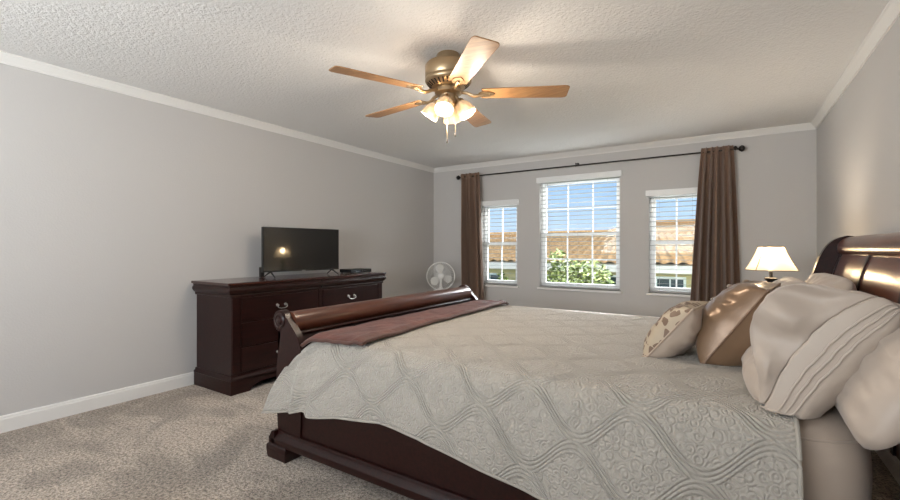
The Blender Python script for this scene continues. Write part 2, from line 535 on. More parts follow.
# windows: vinyl double-hung sashes
def window(name, x0, x1, z0, z1, cols, rows, zm, yf, sill=True):
    w = bpy.data.objects.new(name, None); COL.objects.link(w)
    w.location = ((x0 + x1) / 2, yf, z0); w['kind'] = 'structure'; xform(w)
    y0, y1 = yf, yf + .07
    bm = NB(); e_ = .028
    box(bm, x0, x0 + e_, y0, y1, z0, z1); box(bm, x1 - e_, x1, y0, y1, z0, z1)
    box(bm, x0 + e_, x1 - e_, y0, y1, z0, z0 + e_); box(bm, x0 + e_, x1 - e_, y0, y1, z1 - e_, z1)
    obj('window_frame', bm, M['white'], w, smooth=False)
    for nm, a, b_, yy in (('lower_sash', z0 + e_, zm + .02, y0 + .008), ('upper_sash', zm - .02, z1 - e_, y0 + .036)):
        bm = NB(); s_ = .032; X0, X1 = x0 + e_, x1 - e_; t_ = .024
        box(bm, X0, X0 + s_, yy, yy + t_, a, b_); box(bm, X1 - s_, X1, yy, yy + t_, a, b_)
        box(bm, X0 + s_, X1 - s_, yy, yy + t_, a, a + s_ + .006); box(bm, X0 + s_, X1 - s_, yy, yy + t_, b_ - s_ - .004, b_)
        for i in range(1, cols):
            xc = X0 + (X1 - X0) * i / cols
            box(bm, xc - .008, xc + .008, yy + .006, yy + .018, a + s_, b_ - s_)
        for k in range(1, rows):
            zc = a + (b_ - a) * k / rows
            box(bm, X0 + s_, X1 - s_, yy + .006, yy + .018, zc - .008, zc + .008)
        so = obj(nm, bm, M['white'], w, smooth=False)
        bm = NB(); box(bm, X0 + s_ - .004, X1 - s_ + .004, yy + .010, yy + .014, a + s_, b_ - s_)
        obj('glass_pane', bm, M['glass'], so, smooth=False)
    if sill:
        bm = NB(); box(bm, x0 - .025, x1 + .025, YB - .028, yf, z0 - .028, z0)
        obj('window_sill', bm, M['trim'], w, smooth=False, bevel=.004)
    return w
window('window_1', *WIN[0], 2, 1, 1.25, YB + .075)
window('window_2', *WIN[1], 3, 2, 1.37, YB + .075)
window('window_3', *WIN[2], 2, 1, 1.25, YB + .075)
window('window_added', *RW, 3, 1, 1.45, YR - .14, sill=False)  # unseen rear window, added as an opening for the fill lamp

# blinds
def blind(x0, x1, z0, z1, label, cords):
    t_ = thing('window_blind', label, 'blind', ((x0 + x1) / 2, YB, z0), 0, 'white slat blinds on the window wall')
    bm = NB(); box(bm, x0 - .03, x1 + .03, YB - .045, YB - .001, z1 - .035, z1 + .035)
    obj('valance', bm, M['white'], t_, smooth=False, bevel=.004)
    bm = NB(); z = z0 + .055; pitch = .0565
    while z < z1 - .03:
        box(bm, x0 + .006, x1 - .006, -.024, .024, -.0013, .0013, T(0, YB + .036, z) @ R(math.radians(-5), 'X'))
        z += pitch
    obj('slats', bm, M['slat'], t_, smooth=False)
    bm = NB(); box(bm, x0 + .006, x1 - .006, YB + .010, YB + .060, z0 + .006, z0 + .026)
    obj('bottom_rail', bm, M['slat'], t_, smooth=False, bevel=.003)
    for f_ in cords:
        xc = x0 + (x1 - x0) * f_
        bm = NB(); tube(bm, [(xc, YB + .010, z1 - .03), (xc, YB + .010, z0 + .02)], .0012, 6)
        obj('ladder_cord', bm, M['slat'], t_)
    return t_
blind(*WIN[0], 'narrow white slat blind on the window beside the desk fan', (.2, .8))
b2 = blind(*WIN[1], 'wide white slat blind on the tall middle window', (.14, .5, .86))
blind(*WIN[2], 'narrow white slat blind on the window near the bedside lamp', (.2, .8))
bm = NB(); tube(bm, [(WIN[1][0] + .12, YB - .006, 2.06), (WIN[1][0] + .125, YB - .008, 1.48)], .004, 8)
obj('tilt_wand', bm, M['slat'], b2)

# ------------------------------------------------------------------ curtain rod and curtains
RY, RZ = YB - .10, 2.243
t_ = thing('curtain_rod', 'thin dark bronze curtain rod spanning above all three windows', 'curtain rod', (-1.66, RY, RZ))
bm = NB(); tube(bm, [(-3.40, RY, RZ), (.075, RY, RZ)], .009, 12); obj('rod', bm, M['black_metal'], t_)
for xc in (-3.425, .105):
    bm = NB()
    lathe(bm, [(0, -.032), (.010, -.032), (.012, -.026), (.024, -.016), (.030, 0), (.024, .018), (.012, .028), (0, .031)], T(xc, RY, RZ) @ R(PI / 2, 'Y'), 16)
    for k in range(6):
        a = k * PI / 3
        tube(bm, [(xc - .03, RY, RZ), (xc - .018, RY + .026 * math.cos(a), RZ + .026 * math.sin(a)), (xc, RY + .033 * math.cos(a + .5), RZ + .033 * math.sin(a + .5)), (xc + .018, RY + .026 * math.cos(a + 1), RZ + .026 * math.sin(a + 1)), (xc + .03, RY, RZ)], .003, 6)
    obj('finial', bm, M['black_metal'], t_)
for xc in (-1.66, -3.38, .05):
    bm = NB(); tube(bm, [(xc, YB - .001, RZ + .03), (xc, RY, RZ + .03), (xc, RY, RZ - .012)], .006, 8)
    lathe(bm, [(0, 0), (.02, 0), (.02, .006), (0, .006)], T(xc, YB - .001, RZ + .03) @ R(PI / 2, 'X'), 14)
    obj('bracket', bm, M['black_metal'], t_)

def curtain(x0, x1, bx0, bx1, label, seed, folds):
    rnd = random.Random(seed)
    ph = [rnd.uniform(0, 6.28) for _ in range(6)]
    def f(u, v):
        z = RZ + .045 - v * (RZ + .045 - .02)
        sp_ = min(1, v * 1.1) ** 0.8
        a, b_ = x0 + (bx0 - x0) * sp_, x1 + (bx1 - x1) * sp_
        uu = u + .018 * math.sin(2 * PI * u * 2 + ph[0]) * (0.4 + v) + .010 * math.sin(2 * PI * u * 3 + ph[1] + v)
        x = a + (b_ - a) * u
        amp = (.028 + .042 * min(1, v * 2.5))
        wv = math.sin(2 * PI * folds * uu + ph[2]) + .35 * math.sin(2 * PI * folds * 1.7 * uu + ph[3] + .6 * v) + .45 * math.sin(2 * PI * folds * .5 * uu + ph[4])
        y = RY - .004 + amp * .8 * wv
        x += .006 * math.sin(2 * PI * folds * uu + ph[5]) * (1 + v)
        if v < .035:
            y = RY + (y - RY) * .75 - .004
        return (x, min(y, YB - .02), z)
    bm = NB(); grid(bm, f, 110, 60)
    t_ = thing('curtain', label, 'curtain', ((bx0 + bx1) / 2, RY, 0), 0, 'brown rod-pocket curtains')
    o = obj('curtain_panel', bm, M['curtain'], t_)
    s = o.modifiers.new('thick', 'SOLIDIFY'); s.thickness = .003; s.offset = 0
    # stitched rod-pocket header
    bm = NB()
    def g(u, v):
        p_ = f(u, v * .03)
        return (p_[0], p_[1] - .004 - .010 * math.sin(PI * v), p_[2])
    grid(bm, g, 110, 8)
    o = obj('rod_pocket', bm, M['curtain'], t_)
    s = o.modifiers.new('thick', 'SOLIDIFY'); s.thickness = .003; s.offset = 0
curtain(-3.375, -3.055, -3.36, -2.955, 'brown curtain panel in the corner beside the small desk fan', 3, 4.5)
curtain(-0.262, 0.026, -0.385, 0.105, 'brown curtain panel hanging behind the bronze cushion, near the bedside lamp', 11, 5.5)

# ------------------------------------------------------------------ dresser
DX0, DX1, DY0, DY1, DT = -3.925, -3.385, 2.0, 3.805, .905
t_ = thing('dresser', 'long dark cherry wood dresser with metal bail pulls against the left wall', 'dresser', ((DX0 + DX1) / 2, (DY0 + DY1) / 2, 0))
bm = NB(); box(bm, DX0, DX1, DY0, DY1, .12, .79); obj('carcass', bm, M['cherry'], t_, smooth=False, bevel=.004)
bm = NB()
box(bm, DX0 - .005, DX1 + .028, DY0 - .045, DY1 + .045, DT - .022, DT)
obj('dresser_top', bm, M['cherry_top'], t_, smooth=False, bevel=.006, seg=3)
# ogee frieze under the top (hides the top drawers)
def ring_molding(bm, prof, x0, x1, y0, y1):
    """profile (out, z) swept round front and two ends of a cabinet standing against the wall at x0."""
    path = lambda o_, z: [(x0, y0 - o_, z), (x1 + o_, y0 - o_, z), (x1 + o_, y1 + o_, z), (x0, y1 + o_, z)]
    rows = [[bm.verts.new(p_) for p_ in path(o_, z)] for o_, z in prof]
    for a, b_ in zip(rows[:-1], rows[1:]):
        for i in range(3): bm.faces.new([a[i], a[i + 1], b_[i + 1], b_[i]])
        bm.faces.new([a[3], a[0], b_[0], b_[3]])
    bm.faces.new(rows[0]); bm.faces.new(rows[-1])
bm = NB()
pr = spline([(.002, .785), (.010, .785), (.014, .795), (.012, .806), (.020, .812), (.034, .830), (.036, .850), (.026, .868), (.030, .880), (.020, .883)], 4)
ring_molding(bm, pr, DX0, DX1 - .006, DY0, DY1)
obj('frieze_molding', bm, M['cherry'], t_, angle=30)
bm = NB(); box(bm, DX1 + .006, DX1 + .0315, (DY0 + DY1) / 2 - .002, (DY0 + DY1) / 2 + .002, .80, .882); obj('frieze_seam', bm, M['dark'], t_, smooth=False)
# base with bracket feet: front board with a cut-out
def bracket_board(y0, y1):
    return [(y0, 0), (y0 + .17, 0), (y0 + .185, .025), (y0 + .22, .045), (y0 + .26, .052), (y0 + .28, .062), (y1 - .28, .062), (y1 - .26, .052), (y1 - .22, .045), (y1 - .185, .025), (y1 - .17, 0), (y1, 0), (y1, .115), (y0, .115)]
bm = NB()
prism_x(bm, bracket_board(DY0 - .022, DY1 + .022), DX1 - .004, DX1 + .024)
box(bm, DX0, DX1, DY0 - .022, DY0 + .004, 0, .115)
box(bm, DX0, DX1, DY1 - .004, DY1 + .022, 0, .115)
ring_molding(bm, spline([(.0, .112), (.024, .112), (.024, .122), (.012, .136), (.010, .146), (.002, .150), (.0, .150)], 3), DX0, DX1, DY0, DY1)
obj('plinth', bm, M['cherry'], t_, angle=30)
# corner stiles and centre stile
for a, b_ in ((DY0 + .004, DY0 + .070), ((DY0 + DY1) / 2 - .022, (DY0 + DY1) / 2 + .022), (DY1 - .070, DY1 - .004)):
    bm = NB(); box(bm, DX1 - .002, DX1 + .007, a, b_, .152, .785)
    obj('stile', bm, M['cherry'], t_, smooth=False, bevel=.002)
def bail(bm, x, y, z):
    for s in (-1, 1):
        lathe(bm, [(0, 0), (.013, 0), (.012, .004), (.006, .008), (.005, .016), (.008, .020), (0, .022)], T(x, y + s * .042, z + .012) @ R(PI / 2, 'Y'), 14)
    tube(bm, spline([(x + .014, y - .044, z + .014), (x + .022, y - .046, z - .006), (x + .024, y - .022, z - .016), (x + .024, y, z - .017), (x + .024, y + .022, z - .016), (x + .022, y + .046, z - .006), (x + .014, y + .044, z + .014)], 4), .0042, 8)
mid = (DY0 + DY1) / 2
for a, b_ in ((DY0 + .078, mid - .030), (mid + .030, DY1 - .078)):
    for z0, z1 in ((.165, .362), (.372, .568), (.578, .775)):
        bm = NB(); box(bm, DX1 - .002, DX1 + .011, a, b_, z0, z1)
        d_ = obj('drawer', bm, M['cherry'], t_, smooth=False, bevel=.003)
        bm = NB(); bail(bm, DX1 + .011, (a + b_) / 2 - .02, (z0 + z1) / 2 - .005)
        obj('bail_pull', bm, M['pewter'], d_, label='pewter bail pull')

# ------------------------------------------------------------------ television and set-top box
TVW, TVH = .840, .50
rot = math.radians(-8)
t_ = thing('television', 'flat black television on splayed feet standing on the dresser', 'television', (-3.625, 2.89, DT + .001), rot)
z0 = .052
bm = NB(); box(bm, -.022, .012, -TVW / 2, TVW / 2, z0, z0 + .43)
obj('bezel', bm, M['black'], t_, smooth=False, bevel=.004, local=True)
bm = NB(); box(bm, .010, .0135, -TVW / 2 + .008, TVW / 2 - .008, z0 + .014, z0 + .422)
obj('screen', bm, M['screen'], t_, smooth=False, local=True)
bm = NB(); box(bm, -.060, -.021, -.30, .30, z0 + .02, z0 + .24)
obj('rear_housing', bm, M['blackmatte'], t_, smooth=False, bevel=.012, local=True)
for s in (-1, 1):
    bm = NB()
    for sx_ in (-1, 1):
        tube(bm, [(0, s * .33, z0 + .006), (sx_ * .03, s * (.335 + .008), z0 - .010), (sx_ * .105, s * .35, .005)], [.010, .008, .005], 8)
    obj('foot', bm, M['black'], t_, local=True)
bm = NB(); box(bm, .010, .016, -.02, .02, z0 + .001, z0 + .008); obj('badge', bm, M['pewter'], t_, smooth=False, local=True)

t_ = thing('streaming_box', 'low black set-top box on the right end of the dresser', 'set-top box', (-3.60, 3.60, DT + .001), math.radians(-4))
bm = NB(); box(bm, -.10, .10, -.15, .15, .006, .045); obj('case', bm, M['black'], t_, smooth=False, bevel=.004, local=True)
bm = NB(); box(bm, .099, .102, -.145, .145, .010, .041); obj('front_panel', bm, M['screen'], t_, smooth=False, local=True)
bm = NB()
for k in range(3): box(bm, .101, .1035, -.03 + .035 * k, -.012 + .035 * k, .020, .030)
obj('buttons', bm, M['blackmatte'], t_, smooth=False, local=True)
for sx_ in (-.08, .08):
    for sy_ in (-.13, .13):
        bm = NB(); lathe(bm, [(0, 0), (.008, 0), (.008, .007), (0, .007)], T(sx_, sy_, 0), 10); obj('foot', bm, M['blackmatte'], t_, local=True)

t_ = tag(obj('power_adapter', (lambda b_: (box(b_, -3.80, -3.765, 2.515, 2.555, DT + .001, DT + .10), b_)[1])(NB()), M['black'], None, smooth=False, bevel=.006), 'small black upright box behind the left edge of the television', 'adapter')

# ------------------------------------------------------------------ side table and desk fan in the corner
t_ = thing('side_table', 'small dark side table behind the footboard in the far corner', 'side table', (-3.52, 5.22, 0))
bm = NB(); lathe(bm, [(0, .535), (.20, .535), (.205, .545), (.20, .560), (0, .560)], None, 32); obj('table_top', bm, M['cherry'], t_, local=True)
bm = NB(); lathe(bm, [(0, .02), (.03, .02), (.022, .12), (.030, .30), (.020, .42), (.035, .535), (0, .535)], None, 18); obj('pedestal', bm, M['cherry'], t_, local=True)
for k in range(3):
    a = k * 2 * PI / 3
    bm = NB(); tube(bm, spline([(.02 * math.cos(a), .02 * math.sin(a), .14), (.10 * math.cos(a), .10 * math.sin(a), .09), (.17 * math.cos(a), .17 * math.sin(a), .014)], 4), .014, 10)
    obj('leg', bm, M['cherry'], t_, local=True)

FA = math.radians(34)
t_ = thing('desk_fan', 'small white round desk fan standing in the corner by the curtain', 'fan', (-3.52, 5.22, .561), FA)
bm = NB(); lathe(bm, [(0, 0), (.105, 0), (.105, .012), (.085, .022), (.045, .035), (.022, .060), (.017, .10), (.015, .19), (0, .19)], None, 28); obj('fan_base', bm, M['fan_white'], t_, local=True)
HM = T(0, -.02, .222) @ R(PI / 2, 'X')   # local z points to -y (towards the room)
bm = NB(); lathe(bm, [(0, -.13), (.03, -.128), (.046, -.10), (.05, -.03), (.04, -.02), (0, -.02)], HM, 22)
tube(bm, [(0, .04, .15), (0, .05, .19), (0, .04, .222)], .02, 10)
obj('motor_housing', bm, M['fan_white'], t_, local=True)
bm = NB()
def hp(r_, a, h): return HM @ Vector((r_ * math.cos(a), r_ * math.sin(a), h))
for rr, hh in ((.20, .0),):
    tube(bm, [hp(rr, k * 2 * PI / 40, hh) for k in range(41)], .0075, 8)
for rr, hf in ((.14, .052), (.07, .062)):
    tube(bm, [hp(rr, k * 2 * PI / 40, hf) for k in range(41)], .0018, 6)
for k in range(44):
    a = k * 2 * PI / 44
    tube(bm, [hp(.198, a, 0), hp(.185, a + .03, .032), hp(.14, a + .07, .052), hp(.05, a + .12, .064)], .0014, 5)
    tube(bm, [hp(.198, a, 0), hp(.17, a, -.045), hp(.05, a, -.06)], .0014, 5)
obj('cage', bm, M['fan_white'], t_, local=True)
bm = NB(); lathe(bm, [(0, .058), (.045, .058), (.045, .068), (.035, .074), (0, .076)], HM, 24); obj('cage_badge', bm, M['fan_white'], t_, local=True)
for k in range(3):
    a0 = k * 2 * PI / 3 - .38
    bm = NB()
    def f(u, v):
        r_ = .03 + .145 * u
        wdt = .20 + .62 * math.sin(PI * min(1, .15 + u * .8)) ** .8
        if u > .85: wdt *= math.sqrt(max(0.02, 1 - ((u - .85) / .15) ** 2))
        a = a0 + (v - .5) * wdt * 1.25
        return HM @ Vector((r_ * math.cos(a), r_ * math.sin(a), (v - .5) * .05 + .005))
    grid(bm, f, 14, 10)
    o = obj('fan_blade', bm, M['fan_white'], t_, local=True)
    s = o.modifiers.new('thick', 'SOLIDIFY'); s.thickness = .003
bm = NB(); lathe(bm, [(0, -.025), (.032, -.025), (.032, .03), (.02, .04), (0, .042)], HM, 20); obj('hub', bm, M['fan_white'], t_, local=True)

# ------------------------------------------------------------------ ceiling fan
FX, FY, BZ = -1.535, 2.365, 2.185
t_ = thing('ceiling_fan', 'ceiling fan with five oak blades and a four-light kit', 'ceiling fan', (FX, FY, ZC))
def L(prof, dz=0): return [(r_, z - ZC + dz) for r_, z in prof]
bm = NB(); lathe(bm, L([(0, 2.44), (.072, 2.44), (.078, 2.43), (.078, 2.405), (.068, 2.395), (.066, 2.378), (0, 2.378)]), None, 36); obj('canopy', bm, M['brass'], t_, local=True)
bm = NB(); lathe(bm, L([(0, 2.382), (.10, 2.382), (.142, 2.374), (.150, 2.362), (.150, 2.290), (.146, 2.284), (.150, 2.278), (.150, 2.262), (.140, 2.250), (.100, 2.222), (.07, 2.214), (0, 2.214)]), None, 48); obj('motor_housing', bm, M['brass'], t_, local=True)
bm = NB()
for k in range(30):
    mt = R(k * 2 * PI / 30, 'Z') @ T(.122, 0, 2.2385 - ZC) @ R(math.radians(-36), 'Y')
    box(bm, -.018, .018, -.005, .005, -.0025, .004, mt)
obj('vent_slots', bm, M['dark'], t_, smooth=False, local=True)
bm = NB(); lathe(bm, L([(0, 2.216), (.085, 2.216), (.088, 2.205), (.088, 2.188), (.07, 2.182), (.05, 2.178), (.046, 2.165), (.046, 2.130), (.052, 2.122), (.052, 2.112), (.040, 2.098), (.018, 2.088), (0, 2.085)]), None, 32); obj('light_fitter', bm, M['brass'], t_, local=True)
BR = .765
proto = None
for k in range(5):
    ang = math.radians(29 + 72 * k)
    mt = R(ang, 'Z') @ T(0, 0, BZ - ZC) @ R(math.radians(-9), 'X')
    bm = NB()
    out = []
    r0, r1 = .215, BR
    W0, W1 = .058, .074
    for i in range(9):
        s = i / 8; out.append((r0 + (r1 - .035 - r0) * s, W0 + (W1 - W0) * s))
    for i in range(1, 7):
        a = i / 6 * PI / 2; out.append((r1 - .035 + .035 * math.sin(a), W1 - .022 * (1 - math.cos(a))))
    pts = out + [(x, -y) for x, y in reversed(out)]
    pts = [(r0 - .012, -.040), (r0 - .012, .040)] + pts if False else pts
    prism_z(bm, pts, -.003, .0035)
    bm.transform(mt)
    bl = obj('fan_blade', bm, M['oak'], t_, local=True, smooth=False, bevel=.002)
    # brass blade iron: arm from the motor and a spade-shaped plate under the blade
    bm = NB()
    arm = spline([(.075, 0, .012), (.12, 0, .004), (.165, 0, -.016), (.215, 0, -.012), (.25, 0, -.007)], 4)
    tube(bm, arm, [.011] * len(arm), 8)
    pl = spline([(.195, .012), (.215, .030), (.25, .036), (.28, .022), (.30, 0), (.28, -.022), (.25, -.036), (.215, -.030), (.195, -.012)], 3)
    prism_z(bm, pl, -.009, -.0032)
    for q in ((.225, .018), (.225, -.018), (.27, 0)):
        lathe(bm, [(0, -.0125), (.005, -.0125), (.005, -.009), (0, -.009)], T(q[0], q[1], 0), 10)
    bm.transform(mt)
    obj('blade_iron', bm, M['brass'], bl, local=True)
for k in range(4):
    a = math.radians(21 + 90 * k)
    mt = R(a, 'Z') @ T(.066, 0, 2.142 - ZC) @ R(math.radians(180 - 34), 'Y')  # local z points down and outwards
    bm = NB()
    tube(bm, [mt @ Vector(p_) for p_ in ((0, 0, -.03), (0, 0, .012))], .012, 10)
    lathe(bm, [(0, -.004), (.022, 0), (.030, .012), (.030, .024), (0, .024)], mt, 20)
    so = obj('lamp_socket', bm, M['brass'], t_, local=True)
    bm = NB()
    prof = spline([(.024, .018), (.034, .028), (.046, .048), (.054, .072), (.058, .098), (.060, .116)], 4)
    lathe(bm, prof, mt, 30)
    sh = obj('glass_shade', bm, M['fanglass'], t_, local=True)
    s = sh.modifiers.new('thick', 'SOLIDIFY'); s.thickness = .003
    bm = NB()
    lathe(bm, spline([(.010, .026), (.012, .042), (.023, .062), (.027, .078), (.022, .094), (.010, .104), (0, .106)], 3), mt, 20)
    obj('bulb', bm, M['bulb'], sh, local=True)
    p_ = T(FX, FY, ZC) @ mt @ Vector((0, 0, .142))
    add_light('fan_lamp', 'POINT', p_, (0, 0, 0), 4.5, (1.0, 0.85, 0.68), shadow_soft_size=.035)
for (dx, dy, zb) in ((.02, -.045, 1.865), (.045, .012, 1.915)):
    bm = NB()
    tube(bm, [(dx, dy, 2.11 - ZC), (dx, dy, zb + .02 - ZC)], .0013, 6)
    ch = obj('pull_chain', bm, M['brass'], t_, local=True)
    bm = NB(); lathe(bm, [(0, -.012), (.005, -.008), (.006, 0), (.003, .012), (0, .022)], T(dx, dy, zb - ZC), 12); obj('chain_fob', bm, M['black_metal'], ch, local=True)

# ------------------------------------------------------------------ bed
BY0, BY1 = 1.56, 3.60
bed = thing('sleigh_bed', 'large dark cherry sleigh bed with scrolled headboard and footboard', 'bed', (-.8, 2.58, 0))
def arc(cx, cz, r_, a0, a1, k=8):
    return [(cx + r_ * math.cos(math.radians(a0 + (a1 - a0) * i / k)), cz + r_ * math.sin(math.radians(a0 + (a1 - a0) * i / k))) for i in range(k + 1)]
# footboard outlines in (x, z)
def foot_outline(g):
    """g grows the outline: posts stand a little proud of the panel."""
    c = (-2.150, .775); r_ = .042 + g
    inner = spline([(c[0] + r_ * .93, c[1] + r_ * .37), (-2.070 + g, .755), (-2.015 + g, .695), (-1.987 + g, .61), (-1.980 + g, .50), (-1.985 + g, .36)], 5)
    outer = spline([(-2.165 - g, .36), (-2.165 - g, .46), (-2.155 - g, .56), (-2.140 - g * .8, .645), (-2.138 - g * .3, .705), (c[0] - r_ * .30, c[1] - r_ * .95)], 5)
    roll = arc(c[0], c[1], r_, 252, 22, 14)
    return inner, outer, roll
inner, outer, roll = foot_outline(.018)
poly = inner + [(-1.975, .10), (-2.165, .10)] + outer + roll[1:-1]
for y0, y1 in ((BY0 - .005, BY0 + .036), (BY1 - .036, BY1 + .005)):
    bm = NB(); prism_y(bm, poly, y0, y1)
    fp = obj('footboard_post', bm, M['cherry'], bed, bevel=.005, angle=30)
    ye = y0 if y0 < 2 else y1
    sgn = -1 if y0 < 2 else 1
    bm = NB(); lathe(bm, [(0, 0), (.044, 0), (.044, .004), (.034, .008), (.030, .004), (.022, .004), (.018, .010), (0, .014)], T(-2.150, ye, .775) @ R(PI / 2 * (-sgn), 'X'), 24)
    obj('scroll_rosette', bm, M['cherry'], fp)
# panel between the posts: thin curved board topped by a full round roll
inner, outer, roll = foot_outline(0.0)
thin = [(x - .055 if False else x, z) for x, z in inner]
thick = .035
panel = spline([(-2.085, .735), (-2.052, .690), (-2.026, .620), (-2.016, .50), (-2.014, .12)], 5)
panel = panel + [(x - thick, z) for x, z in reversed(panel)]
bm = NB(); prism_y(bm, panel, BY0 + .034, BY1 - .034); obj('footboard_panel', bm, M['cherry'], bed, angle=50)
bm = NB()
rp = arc(-2.118, .758, .066, 0, 354, 40)
prism_y(bm, rp, BY0 + .035, BY1 - .035)
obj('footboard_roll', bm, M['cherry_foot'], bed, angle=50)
bm = NB(); tube(bm, [(-2.050, BY0 + .035, .705), (-2.050, BY1 - .035, .705)], .009, 10); obj('roll_bead', bm, M['cherry'], bed)
# rails with base moulding
for y0, sgn in ((BY0, -1), (BY1, 1)):
    yi = y0 - sgn * .035
    a, b_ = min(y0, yi), max(y0, yi)
    bm = NB(); box(bm, -2.0, .50, a + .004, b_ - .004, .085, .43); rl = obj('side_rail', bm, M['cherry'], bed, smooth=False, bevel=.003)
    bm = NB()
    pr = [(0, .075), (.030, .075), (.034, .085), (.034, .112), (.024, .128), (.014, .136), (.010, .150), (0, .152)]
    v0 = [bm.verts.new((-2.19, y0 + sgn * o_, z)) for o_, z in pr]; v1 = [bm.verts.new((.50, y0 + sgn * o_, z)) for o_, z in pr]
    for i in range(len(pr) - 1): bm.faces.new([v0[i], v0[i + 1], v1[i + 1], v1[i]])
    bm.faces.new(v0); bm.faces.new(v1); bm.faces.new([v0[0], v0[-1], v1[-1], v1[0]])
    obj('rail_molding', bm, M['cherry'], rl, angle=30)
# footboard base moulding and block feet
bm = NB(); prism_y(bm, [(-2.175, .075), (-2.21, .075), (-2.212, .112), (-2.195, .136), (-2.185, .152), (-2.16, .155), (-2.16, .075)], BY0 - .034, BY1 + .034); obj('base_molding', bm, M['cherry'], bed, angle=30)
for x0, x1 in ((-2.222, -2.05), (.40, .56)):
    for yc, sgn in ((BY0, -1), (BY1, 1)):
        bm = NB()
        ya, yb = yc + sgn * .045, yc - sgn * .085
        y0, y1 = min(ya, yb), max(ya, yb)
        rows = []
        for e_, z in ((-.006, 0), (-.004, .012), (0, .05), (-.001, .075), (-.012, .085)):
            rows.append([bm.verts.new(p_) for p_ in ((x0 - e_, y0 - e_, z), (x1 + e_, y0 - e_, z), (x1 + e_, y1 + e_, z), (x0 - e_, y1 + e_, z))])
        for a, b_ in zip(rows[:-1], rows[1:]):
            for i in range(4): bm.faces.new([a[i], a[(i + 1) % 4], b_[(i + 1) % 4], b_[i]])
        bm.faces.new(rows[0]); bm.faces.new(rows[-1])
        obj('foot', bm, M['cherry'], bed, smooth=False, bevel=.004)
# headboard
def head_outline(g):
    c = (.615, 1.190); r_ = .062 + g
    front = spline([(.435 - g, .30), (.432 - g, .60), (.433 - g, .80), (.442 - g, .96), (.468 - g, 1.08), (.508 - g, 1.18), (.552 - g * .8, 1.238), (c[0] - .010, c[1] + r_)], 6)
    rollb = arc(c[0], c[1], r_, 85, -140, 14)
    back = spline([(.610 + g * .5, 1.10), (.585 + g, .98), (.57 + g, .82), (.565 + g, .60), (.565 + g, .30)], 5)
    return front, rollb, back
front, rollb, back = head_outline(.012)
poly = [(.42, .08)] + front + rollb[1:] + back + [(.575, .08)]
for y0, y1 in ((BY0 - .012, BY0 + .05), (BY1 - .05, BY1 + .012)):
    bm = NB(); prism_y(bm, poly, y0, y1); obj('headboard_post', bm, M['cherry'], bed, bevel=.005, angle=30)
pf = spline([(.515, .42), (.518, .60), (.522, .80), (.532, .96), (.548, 1.06), (.580, 1.155)], 6)
poly = pf + [(x + .025, z) for x, z in reversed(pf)]
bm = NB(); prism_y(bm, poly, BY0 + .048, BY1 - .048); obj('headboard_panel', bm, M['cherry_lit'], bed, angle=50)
bm = NB()
poly = [(.575, 1.150), (.560, 1.165), (.556, 1.185), (.560, 1.210), (.575, 1.235), (.60, 1.252), (.63, 1.258), (.66, 1.250), (.683, 1.230), (.692, 1.200), (.685, 1.165), (.66, 1.145), (.62, 1.138)]
poly = spline(poly, 4, closed=True)
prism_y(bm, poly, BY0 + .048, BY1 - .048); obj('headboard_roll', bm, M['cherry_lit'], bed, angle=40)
poly = [(x - .008, z) for x, z in pf] + [(x + .01, z) for x, z in reversed(pf)]
wid = (BY1 - BY0 - .1) / 3
for k in (0, 1, 2, 3):
    yc = BY0 + .05 + wid * k
    bm = NB(); prism_y(bm, poly, max(yc - .016, BY0 + .047), min(yc + .016, BY1 - .047)); obj('panel_stile', bm, M['cherry'], bed, angle=50)

# mattress with fitted sheet
mat_o = thing('mattress', 'thick mattress in a beige sateen fitted sheet on the sleigh bed', 'mattress', (-.8, 2.58, .30))
bm = NB()
MX0, MX1, MY0, MY1, MZ0, MZ1 = -1.96, .362, 1.605, 3.545, .30, .685
def f(u, v):
    # rounded-box outline with puffy sides
    a = u * 2 * PI
    cx, cy = (MX0 + MX1) / 2, (MY0 + MY1) / 2
    hx, hy = (MX1 - MX0) / 2, (MY1 - MY0) / 2
    ca, sa = math.cos(a), math.sin(a)
    ex = .16
    X = math.copysign(abs(ca) ** ex, ca) * hx; Y = math.copysign(abs(sa) ** ex, sa) * hy
    w = (v - .5) * 2
    zz = MZ0 + (MZ1 - MZ0) * v
    ins = .055 * abs(w) ** 5
    sc_x, sc_y = (hx - ins) / hx, (hy - ins) / hy
    dn = .012 * noise.noise(Vector((X * 3, Y * 3, zz * 7)))
    return (cx + X * sc_x + (dn if X > 0 else 0), cy + Y * sc_y + dn * .4, zz)
vv = grid(bm, f, 160, 14, closeu=True)
for idx in (0, -1):
    bm.faces.new([vv[i][idx] for i in range(160)])
obj('fitted_sheet', bm, M['sheet'], mat_o, angle=60)
# piping seam at the top edge of the mattress
bm = NB(); tube(bm, [f(i / 160, .86) for i in range(161)], .0035, 6); obj('edge_piping', bm, M['sheet'], mat_o)

# quilt
QX0, QX1, QZ = -1.975, .163, .694
def hem_z(x):
    pts = [(-2.2, .26), (-1.95, .325), (-1.855, .350), (-1.825, .322), (-1.6, .358), (-1.35, .387), (-1.12, .377), (-.82, .325), (-.6, .285), (-.2, .25), (.2, .23)]
    for (a, za), (b_, zb) in zip(pts[:-1], pts[1:]):
        if x <= b_: return za + (zb - za) * max(0, (x - a)) / (b_ - a)
    return pts[-1][1]
def quilt_section(s):
    x = QX0 + (QX1 - QX0) * s
    ptz = []
    zh = hem_z(x - .22 * max(0, 1 - s * 6))
    ptz.append((1.500, zh))
    ptz += [(1.508, zh + (.56 - zh) * .5), (1.535, .565), (1.560, .635), (1.605, .682), (1.68, QZ - .002), (1.80, QZ + .003), (2.6, QZ + .006), (3.36, QZ - .002), (3.47, QZ - .012), (3.55, .665), (3.60, .60), (3.625, .50), (3.64, .33)]
    return ptz
